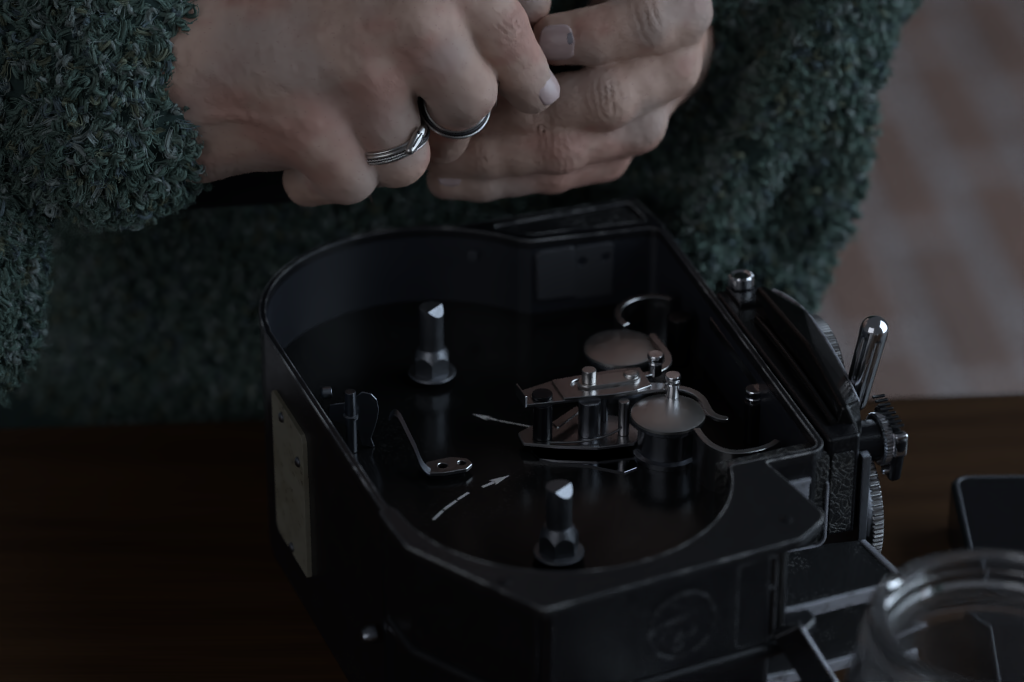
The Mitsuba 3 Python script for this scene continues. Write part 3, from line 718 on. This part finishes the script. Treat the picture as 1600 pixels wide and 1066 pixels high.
def rh_sdf(p):
    R_ = RH
    palm = cone(p, R_['wU'], R_['m5'], 10.0, 9.8)
    hypo = cone(p, R_['wU'] + [6, 2, 0], R_['m5'] + [-7, 8, -7], 9.0, 8.2)
    palm = smin(palm, hypo, 6)
    for a, b, ra, rb in (('wM', 'm4', 13, 10.2), ('wM', 'm3', 13, 10.8), ('wR', 'm2', 13, 10.8), ('wM', 'mid', 13, 12.5)):
        palm = smin(palm, cone(p, R_[a], R_[b], ra, rb), 7)
    inner = np.array([0, 9, -3.0])
    for a, b in (('wM', 'm4'), ('wR', 'm3'), ('wR', 'm2')):
        palm = smin(palm, cone(p, R_[a] + inner, R_[b] + inner * 1.2, 13, 11), 8)
    wrist = smin(cone(p, R_['w0'] + [0, 0, -5], R_['wU'], 12, 10.5), cone(p, R_['w0'] + [0, 6, 14], R_['wR'], 14, 13), 9)
    wrist = smin(wrist, cone(p, R_['w0'] + [0, 0, 4], R_['wM'], 13, 13), 9)
    d = smin(palm, wrist, 9)
    for a, b in (('wM', 'm4'), ('wM', 'm3')):      # faint tendons
        d = smin(d, cone(p, R_[a] + BK * 10.5, R_[b] + BK * 8.3, 1.6, 2.4), 6)
    for pts in (((-76, 12, 131), (-62, 8.5, 130), (-52, 8, 134), (-42, 8.5, 137)), ((-62, 8.5, 130), (-54, 6.5, 123), (-46, 7, 119)), ((-78, 16, 117), (-66, 11, 119), (-55, 8.5, 118))):
        w_ = chain(p, [(np.array(q_) + 0.0, 1.1) for q_ in pts], 1.0)
        near = cone(p, pts[0], pts[-1], 30, 30)
        d = np.where(near < 0, smin(d, np.maximum(w_, d - 0.28), 1.6), d)
    fs = [chain(p, [(R_['m5'], 9.4), ((R_['m5'] + R_['p5']) / 2 + [0.5, 0, 0], 8.2), (R_['p5'], 7.5), (R_['i5'], 6.2), (R_['d5'], 6)]),
          chain(p, [(R_['m4'], 9.8), ((R_['m4'] + R_['p4']) / 2, 8.4), (R_['p4'], 7.8), (R_['i4'], 7), (R_['d4'], 6.4)]),
          chain(p, [(R_['m3'], 10.2), ((R_['m3'] + R_['p3']) / 2, 8.8), (R_['p3'], 8.0), (R_['i3'], 7.2), (R_['d3'], 6.6)]),
          chain(p, [(R_['m2'], 10.0), ((R_['m2'] + R_['p2']) / 2, 8.8), (R_['p2'], 8.0), ((R_['p2'] + R_['i2']) / 2, 7.1), (R_['i2'], 6.9), (R_['t2'], 6.1)])]
    f = fs[0]
    for x in fs[1:]:
        f = smin(f, x, 0.8)
    d = smin(d, f, 3.6)
    return np.minimum(d, chain(p, [(R_['th0'], 9.5), (R_['th1'], 8), (R_['th2'], 6.8)]))


def lh_sdf(p):
    L = LH
    palm = None
    for a, ra in (('b1', 8.5), ('m2', 8.0), ('m3', 7.6), ('m4', 6.8)):
        x = cone(p, L['w2'] + [0, 0, 0], L[a], 14, ra)
        palm = x if palm is None else smin(palm, x, 6)
    palm = smin(palm, cone(p, L['w'], L['w2'], 18, 14), 9)
    fs = [chain(p, [(L['b1'], 8.6), (L['q1'], 7.7), ((L['q1'] + L['d1']) / 2, 6.9), (L['d1'], 6.9), (L['t1'], 6.3)]),
          chain(p, [(L['m2'], 8.6), ((L['m2'] + L['p2']) / 2, 7.7), (L['p2'], 7.9), ((L['p2'] + L['d2']) / 2, 7.0), (L['d2'], 6.9), (L['t2'], 6.2)]),
          chain(p, [(L['m3'], 7.9), ((L['m3'] + L['p3']) / 2, 7.0), (L['p3'], 7.1), ((L['p3'] + L['d3']) / 2, 6.2), (L['d3'], 6.1), (L['t3'], 5.6)]),
          chain(p, [(L['m4'], 6.9), ((L['m4'] + L['p4']) / 2, 6.2), (L['p4'], 6.2), ((L['p4'] + L['d4']) / 2, 5.4), (L['d4'], 5.4), (L['t4'], 5.0)])]
    f = fs[0]
    for x in fs[1:]:
        f = smin(f, x, 0.7)
    return smin(palm, f, 3.5)


def creases(v, n, spots):
    """Skin folds across knuckles: (centre, along the finger, facing, half length, spacing, depth)."""
    out = v.copy()
    for c, along, facing, half, lam, dep in spots:
        along, facing = unit(along), unit(facing)
        facing = unit(facing - along * (facing @ along))
        across = np.cross(along, facing)
        q = v - c
        s, w = q @ along, q @ across
        s = s + 0.03 * w * w * np.sign(s) + 0.22 * np.sin(w * 0.9 + s)
        on = np.clip(n @ facing + 0.25, 0, 1) * np.exp(-(s / half) ** 2) * np.exp(-(w / 6.5) ** 2) * (np.linalg.norm(q, axis=1) < 14)
        out += n * (-dep * on * np.clip(np.cos(2 * math.pi * s / lam) * 2.4 - 1.4, 0, 1) * 1.45)[:, None]
    return out


def finish_skin(m, spots, seed):
    trimesh.smoothing.filter_taubin(m, iterations=6)
    n = np.array(m.vertex_normals)
    v = creases(np.array(m.vertices), n, spots)
    v = v + n * ((meshkit.fbm(v / 5.0, 3, seed) - 0.5) * 0.6 + (meshkit.fbm(v * [0.9, 0.5, 0.5], 2, seed + 20) - 0.5) * 0.22)[:, None]
    m.vertices = v
    return m


rhm = surface_nets(rh_sdf, (-112, 5, 76), (18, 80, 168), 0.65)
rhm = finish_skin(rhm, [(RH['p2'] + BK * 6 + RT * 3, RH['i2'] - RH['p2'], BK + RT * 0.7, 4.2, 1.9, 0.34), (RH['p3'] + RT * 5 + BK * 4, RH['i3'] - RH['p3'], RT + BK * 0.5 + UP * 0.2, 3.5, 1.8, 0.22),
                        (RH['i2'] + BK * 4, RH['t2'] - RH['i2'], BK + RT, 2.2, 1.5, 0.18), (RH['i5'] * 0.55 + RH['p5'] * 0.45, RH['i5'] - RH['p5'], BK - RT * 0.5, 3, 2.2, 0.3),
                        (RH['wU'] + [9, -6, -8], RT, BK - UP * 0.3, 7, 3.2, 0.25)], 3)
k = put(PER + '__right_hand', rhm, 'skin', True, label='right hand, fingers curled, wearing two rings')
lhm = surface_nets(lh_sdf, (-26, 30, 76), (76, 135, 158), 0.7)
lhm = finish_skin(lhm, [(LH['q1'] + BK * 6, LH['d1'] - LH['q1'], BK, 3.6, 2.3, 0.36), (LH['p2'] + BK * 6, LH['d2'] - LH['p2'], BK - UP * 0.2, 4.2, 1.7, 0.34), (LH['p3'] + BK * 5, LH['d3'] - LH['p3'], BK + UP * 0.2, 4.0, 1.6, 0.32),
                        (LH['p4'] + BK * 5, LH['d4'] - LH['p4'], BK, 4.0, 1.6, 0.22), (LH['d2'] + BK * 5, LH['t2'] - LH['d2'], BK, 2.6, 1.6, 0.2), (LH['d3'] + BK * 4, LH['t3'] - LH['d3'], BK, 2.6, 1.5, 0.22), (LH['d4'] + BK * 4, LH['t4'] - LH['d4'], BK, 2.6, 1.5, 0.2)], 9)
kl = put(PER + '__left_hand', lhm, 'skin', True, label='left hand, fingers pointing to the left, bruised nail on the first')


def nail(c, a, n, r, L, half_ang, thick=0.55, tipcurve=0.06):
    a = unit(a)
    n = unit(np.asarray(n) - a * (np.asarray(n) @ a))
    b = np.cross(a, n)
    nu, nv = 15, 15
    top, bot = [], []
    for u in np.linspace(-1, 1, nu):
        wu = (1 - abs(u) ** 4.5) ** 0.5 if abs(u) < 1 else 0.02
        wu = max(wu, 0.06)
        for v_ in np.linspace(-1, 1, nv):
            th = v_ * wu * half_ang
            rr = r - tipcurve * (max(u, 0) ** 2) * r
            e = 0.25 * (abs(v_) ** 6)
            q = c + a * (u * L / 2) + (n * math.cos(th) + b * math.sin(th)) * (rr - e)
            top.append(q)
            bot.append(q - (n * math.cos(th) + b * math.sin(th)) * thick)
    v = np.vstack([top, bot])
    f, N = [], nu * nv
    for i in range(nu - 1):
        for j in range(nv - 1):
            q = i * nv + j
            f += [[q, q + 1, q + nv + 1], [q, q + nv + 1, q + nv], [N + q, N + q + nv + 1, N + q + 1], [N + q, N + q + nv, N + q + nv + 1]]
    loop = [i * nv for i in range(nu)] + [(nu - 1) * nv + j for j in range(1, nv)] + [i * nv + nv - 1 for i in range(nu - 2, -1, -1)] + [j for j in range(nv - 2, 0, -1)]
    for x, y in zip(loop, loop[1:] + loop[:1]):
        f += [[x, y, N + y], [x, N + y, N + x]]
    m = trimesh.Trimesh(v, np.array(f), process=False)
    trimesh.repair.fix_normals(m)
    return m


n1 = unit(BK * 0.97 - UP * 0.22)
put(kl + '__fingernail', nail(LH['t1'] + (LH['d1'] - LH['t1']) * 0.05, LH['t1'] - LH['d1'], n1, 7.0, 8.8, 0.70), 'nail', 40)
put(kl + '__nail_bruise', nail(LH['t1'] + (LH['d1'] - LH['t1']) * 0.40, LH['t1'] - LH['d1'], n1 + UP * 0.12, 7.05, 1.5, 0.26, 0.4, 0), 'nail_bruise', 40)
put(kl + '__fingernail', nail(LH['t3'] + (LH['d3'] - LH['t3']) * 0.1, LH['t3'] - LH['d3'], BK * 0.72 + UP * 0.6, 5.95, 7.0, 0.7), 'nail', 40)
put(kl + '__fingernail', nail(LH['t4'] + (LH['d4'] - LH['t4']) * 0.12, LH['t4'] - LH['d4'], BK * 0.92 + UP * 0.3, 5.35, 6.6, 0.7), 'nail', 40)
put(k + '__fingernail', nail(RH['t2'] + (RH['i2'] - RH['t2']) * 0.05, RH['t2'] - RH['i2'], RT * 0.80 + BK * 0.62 + UP * 0.05, 6.45, 8.4, 0.76), 'nail', 40)


# fleece jacket
def jacket_sdf(p):
    d = cone(p, (-50, 203, -80), (-50, 218, 270), 117, 117)
    d = smin(d, cone(p, (-97, 36.5, 110.5), (-145, 62, 136), 25.5, 34), 6)
    d = smin(d, cone(p, (-95.5, 31.0, 113), (-97, 43, 140), 25.5, 25.5), 6)
    d = smin(d, chain(p, [((-134, 40, 116), 24), ((-131, 18, 62), 13), ((-133, 18, 44), 7)], 6), 5)
    d = smin(d, cone(p, (-128, 60, 105), (-150, 130, 130), 20, 40), 12)
    d = smin(d, cone(p, (79.5, 119, 115), (63.0, 96, 36), 23, 20.5), 8)
    d = smin(d, cone(p, (88.5, 97, 117), (82.5, 82.5, 56), 9, 7), 5)
    d = smin(d, cone(p, (81.2, 86, 107), (48, 71, 52), 8, 7), 5)
    d = smin(d, cone(p, (52, 118, 122), (45, 108, 46), 22, 20), 8)
    d = smin(d, cone(p, (79, 130, 120), (30, 190, 150), 30, 60), 14)
    q = p / 16.0
    return d + (meshkit.fbm(q, 2, 5) - 0.5) * 5.0


def not_in_hand(p):
    return np.minimum(rh_sdf(p), lh_sdf(p))


jm = surface_nets(jacket_sdf, (-190, -6, -70), (150, 190, 190), 2.5)
trimesh.smoothing.filter_taubin(jm, iterations=4)
jk = put(PER + '__jacket', jm, 'fleece_base', True, label='fluffy dark green jacket of curly pile')

fn = jm.face_normals
fc = jm.triangles_center
view = unit(1) if False else (EYE - fc) / np.linalg.norm(EYE - fc, axis=1, keepdims=True)
ok = ((fn * view).sum(1) > -0.35) & (fc[:, 2] > -25) & (fc[:, 2] < 182)
# only where the camera, or one a step to its side, could see it
dep = (fc - EYE) @ FW
ok &= (np.abs((fc - EYE) @ RT / dep) < 0.185) & (np.abs((fc - EYE) @ UP / dep) < 0.13)
w = jm.area_faces * ok
N = int(w.sum() * 0.34)
pick = rng.choice(len(w), N, p=w / w.sum())
tv = jm.triangles[pick]
r1, r2 = np.sqrt(rng.random(N))[:, None], rng.random(N)[:, None]
root = tv[:, 0] * (1 - r1) + tv[:, 1] * r1 * (1 - r2) + tv[:, 2] * r1 * r2
nrm = fn[pick]
keep = not_in_hand(root.astype(np.float32)) > -0.8
root, nrm = root[keep], nrm[keep]
N = len(root)
flow = np.stack([meshkit.noise(root / 9 + 3, 1) - 0.5, meshkit.noise(root / 9 + 7, 2) - 0.5, meshkit.noise(root / 9, 3) - 0.75], 1) + rng.normal(0, 0.38, (N, 3))
tan = flow - nrm * (flow * nrm).sum(1, keepdims=True)
tan /= np.linalg.norm(tan, axis=1, keepdims=True) + 1e-6
bit = np.cross(nrm, tan)
NS, SEG = 7, 9
cols = 1.55 * np.array([(0.063, 0.094, 0.080), (0.051, 0.078, 0.065), (0.080, 0.110, 0.094), (0.082, 0.092, 0.064), (0.135, 0.16, 0.155), (0.062, 0.084, 0.092), (0.125, 0.15, 0.142)])
ci = rng.choice(len(cols), N, p=[0.26, 0.22, 0.20, 0.07, 0.06, 0.08, 0.11])
t = np.linspace(0, 1, SEG)
verts, colr = [], []
tuft = meshkit.noise(root / 3.4, 11)
length, height = rng.uniform(3.0, 6.0, N), rng.uniform(1.0, 2.6, N) + 3.4 * np.clip(tuft - 0.3, 0, 1)
curl, ph = rng.uniform(0.3, 1.3, N) * rng.choice([-1, 1], N), rng.uniform(0, 6.28, N)
lng = rng.random(N) < 0.62
turn = np.where(lng, rng.uniform(0.22, 0.5, N), rng.uniform(0.6, 1.0, N)) * 2 * math.pi
cr = np.where(lng, rng.uniform(1.8, 3.4, N), rng.uniform(0.9, 1.6, N))
faces_, base_ = [], 0
for s_ in range(NS):
    SID, width, jit = (5, 0.54, 0.35) if s_ == 0 else (3, 0.14, 1.15)
    lat, dz, tw = rng.normal(0, 0.55, N) * jit, rng.normal(0, 0.40, N) * jit, rng.normal(0, 0.35, N) * jit
    R_ = cr * rng.uniform(0.75, 1.25, N)
    drift = curl * 1.6 + rng.normal(0, 0.6, N)
    pth = []
    for u in t:
        fi = -0.9 + turn * u + tw * 0.4
        x = R_ * np.sin(fi) + 0.18 * np.sin(9 * u + ph + 3 * tw) + (length - 3.0) * (u - 0.5) * 0.7
        y = lat + drift * (u - 0.3) + 0.35 * np.sin(5 * u + ph + tw)
        z = (height * 0.62 + dz) * min(1.0, 0.25 + 1.6 * u) + R_ * (0.25 - np.cos(fi)) * 0.75
        pth.append(root + tan * x[:, None] + bit * y[:, None] + nrm * z[:, None])
    pth = np.stack(pth, 1)                                   # N, SEG, 3
    d_ = np.gradient(pth, axis=1)
    d_ /= np.linalg.norm(d_, axis=2, keepdims=True) + 1e-6
    u_ = np.cross(d_, bit[:, None] * 0.6 + nrm[:, None] * 0.8)
    u_ /= np.linalg.norm(u_, axis=2, keepdims=True) + 1e-6
    w_ = np.cross(d_, u_)
    rad = (width * (0.35 + 0.65 * np.sin(math.pi * np.linspace(0.06, 0.94, SEG))))[None, :, None, None]
    ang_ = np.arange(SID) * 2 * math.pi / SID
    ringv = pth[:, :, None] + rad * (np.cos(ang_)[None, None, :, None] * u_[:, :, None] + np.sin(ang_)[None, None, :, None] * w_[:, :, None])
    verts.append(ringv.reshape(-1, 3))
    cc = cols[ci] * rng.uniform(0.75, 1.2, (N, 1))
    colr.append(np.repeat(cc * (0.9 if s_ == 0 else 1.12), SEG * SID, axis=0))
    q = np.arange(SEG - 1)[:, None] * SID + np.arange(SID)[None]
    q2 = np.arange(SEG - 1)[:, None] * SID + (np.arange(SID)[None] + 1) % SID
    quad = np.stack([q, q2, q2 + SID, q + SID], -1).reshape(-1, 4)
    one = np.vstack([quad[:, [0, 1, 2]], quad[:, [0, 2, 3]]])
    faces_.append((one[None] + (base_ + np.arange(N) * SEG * SID)[:, None, None]).reshape(-1, 3))
    base_ += N * SEG * SID
allf = np.vstack(faces_)
put(jk + '__curly_pile', trimesh.Trimesh(np.vstack(verts), allf, process=False), 'fleece', color=np.vstack(colr), kind='stuff', label='curls of dark green yarn with pale flecks')
shirt = surface_nets(lambda p: smin(cone(p, (-95, 56, 78.5), (-46, 62, 78), 7.0, 6.0), cone(p, (-20, 92, 80), (10, 98, 84), 12, 9), 6), (-110, 40, 60), (30, 120, 105), 1.2)
put(PER + '__shirt', shirt, 'black_cloth', True, label='black shirt in the shade under the sleeve')

# ------------------------------------------------------------------ rings
ax4 = unit(RH['p4'] - RH['m4'])
c4 = RH['m4'] + (RH['p4'] - RH['m4']) * 0.80
X4 = unit(BK - ax4 * (BK @ ax4))
Y4 = np.cross(ax4, X4)
th = np.linspace(-math.pi, math.pi, 140)


def band(c, X, Y, A, r, off, lo, hi, rad, n=90, sides=10):
    a = np.linspace(lo, hi, n)
    rr = rad(a) if callable(rad) else np.full(n, rad)
    o = off(a) if callable(off) else np.full(n, off)
    return tube(c + r * (np.cos(a)[:, None] * X + np.sin(a)[:, None] * Y) + o[:, None] * A, rr, sides)


R1 = thing('silver_ring', 'silver snake ring with scaled body on the ring finger, its head at the right', 'ring')
sg = 1 if (Y4 @ RT) > 0 else -1
hd = sg * 0.75
put(R1 + '__scaled_band', band(c4, X4, Y4, ax4, 8.75, lambda a: 0.5 + 0.0 * a, -2.6, 2.6, 0.62), 'silver', 40)
put(R1 + '__scaled_band__groove', [band(c4, X4, Y4, ax4, 8.85, 1.35, -2.4, hd if sg > 0 else 2.4, 0.85)], 'silver_dark', 40)
put(R1 + '__thin_band', band(c4, X4, Y4, ax4, 8.7, -0.35, -2.6, 2.6, 0.42), 'silver', 40)
sc_ = []
for i in range(46):
    a = hd - sg * (0.25 + 0.043 * i)
    for o in (1.0, 1.6):
        pt = c4 + 9.62 * (math.cos(a) * X4 + math.sin(a) * Y4) + ax4 * (o + 0.1 * (i % 2))
        s_ = trimesh.creation.icosphere(subdivisions=1, radius=0.25)
        s_.apply_translation(pt)
        sc_.append(s_)
put(R1 + '__lower_edge', band(c4, X4, Y4, ax4, 8.95, 2.15, -2.4, hd if sg > 0 else 2.4, 0.36), 'silver', 40)
put(R1 + '__scaled_band__scales', sc_, 'silver', True, kind='stuff')
hp = c4 + 9.3 * (math.cos(hd) * X4 + math.sin(hd) * Y4) - ax4 * 0.6
hx = unit(-math.sin(hd) * X4 + math.cos(hd) * Y4) * sg - ax4 * 0.45
hx = unit(hx)
hz = unit(math.cos(hd) * X4 + math.sin(hd) * Y4)
hz = unit(hz - hx * (hz @ hx))
HF = frame(hp + hz * 0.25, hx * 1.3, np.cross(hz, hx) * 1.2, hz * 1.15)
head = tri(m3.Manifold.batch_hull([m3.Manifold.sphere(r, 24).translate(p) for p, r in (((-3.0, 0, -0.3), 0.95), ((-0.2, 0.55, 0.0), 0.85), ((-0.2, -0.55, 0.0), 0.85), ((1.6, 0.15, -0.1), 0.7), ((1.6, -0.15, -0.1), 0.7))]))
put(R1 + '__snake_head', place(head, HF), 'silver', 40)
for s_ in (1, -1):
    e = trimesh.creation.icosphere(subdivisions=2, radius=0.34)
    e.apply_translation((0.3, s_ * 0.95, 0.6))
    put(R1 + '__snake_head__eye', place(e, HF), 'silver_dark', True)
put(R1 + '__snake_head__marking', place(trimesh.util.concatenate([tube([(-2.6, 0.45 * s_, 0.62), (-1, 0.62 * s_, 0.84), (0.6, 0.3 * s_, 0.78)], 0.2, 6) for s_ in (1, -1)]), HF), 'silver_dark', 40)

R2 = thing('silver_ring_001', 'silver two-strand band ring under the bent middle finger', 'ring')
ax3 = unit(RH['i3'] - RH['p3'])
c3 = RH['p3'] + (RH['i3'] - RH['p3']) * 0.62
X3 = unit(BK - UP * 0.3 - ax3 * ((BK - UP * 0.3) @ ax3))
Y3 = np.cross(ax3, X3)
put(R2 + '__outer_strand', band(c3, X3, Y3, ax3, 8.75, lambda a: 0.9 - 0.35 * np.cos(a * 2.2), -3.1, 3.1, 0.40), 'silver', 40)
put(R2 + '__inner_strand', band(c3, X3, Y3, ax3, 7.75, lambda a: -0.8 + 0.45 * np.cos(a * 2.2), -3.1, 3.1, 0.34), 'silver', 40)
put(R2 + '__dark_groove', band(c3, X3, Y3, ax3, 8.1, 0.2, -3.1, 3.1, 0.5), 'silver_dark', 40)

# ------------------------------------------------------------------ glass jar, black case
prof = [(0, 0.1), (27, 0.1), (29.4, 1.2), (30.3, 4), (30.4, 56), (30.0, 59), (28.6, 62.4), (27.2, 64.2), (26.4, 65.4), (26.4, 66.8), (27.7, 67.6), (27.8, 69.6), (26.5, 70.4), (26.3, 71.8), (27.0, 73.0), (26.9, 74.6), (25.9, 75.6), (24.3, 75.8), (22.9, 75.0), (22.3, 73.2),
        (22.0, 69.5), (21.6, 66.5), (21.9, 64.4), (23.6, 62.2), (26.2, 59.4), (27.2, 55), (27.2, 6), (26.2, 4.2), (24, 3.4), (0, 3.4)]
jz = frame((99.2, -133.5, 0), [1, 0, 0], [0, 1, 0], [0, 0, 1])
put('glass_jar', lathe(prof, 96, jz), 'glass', 40, label='empty clear glass jar with a thick rim in the near right corner', category='jar')
case = rpoly([(110.5, -80), (110.5, 20), (210, 22), (210, -80)], 5)
put('black_case', prism(case, 0.3, 15, 1.2, 4), 'rubber_black', 40, label='flat black case with a rounded corner lying behind the glass jar', category='case')
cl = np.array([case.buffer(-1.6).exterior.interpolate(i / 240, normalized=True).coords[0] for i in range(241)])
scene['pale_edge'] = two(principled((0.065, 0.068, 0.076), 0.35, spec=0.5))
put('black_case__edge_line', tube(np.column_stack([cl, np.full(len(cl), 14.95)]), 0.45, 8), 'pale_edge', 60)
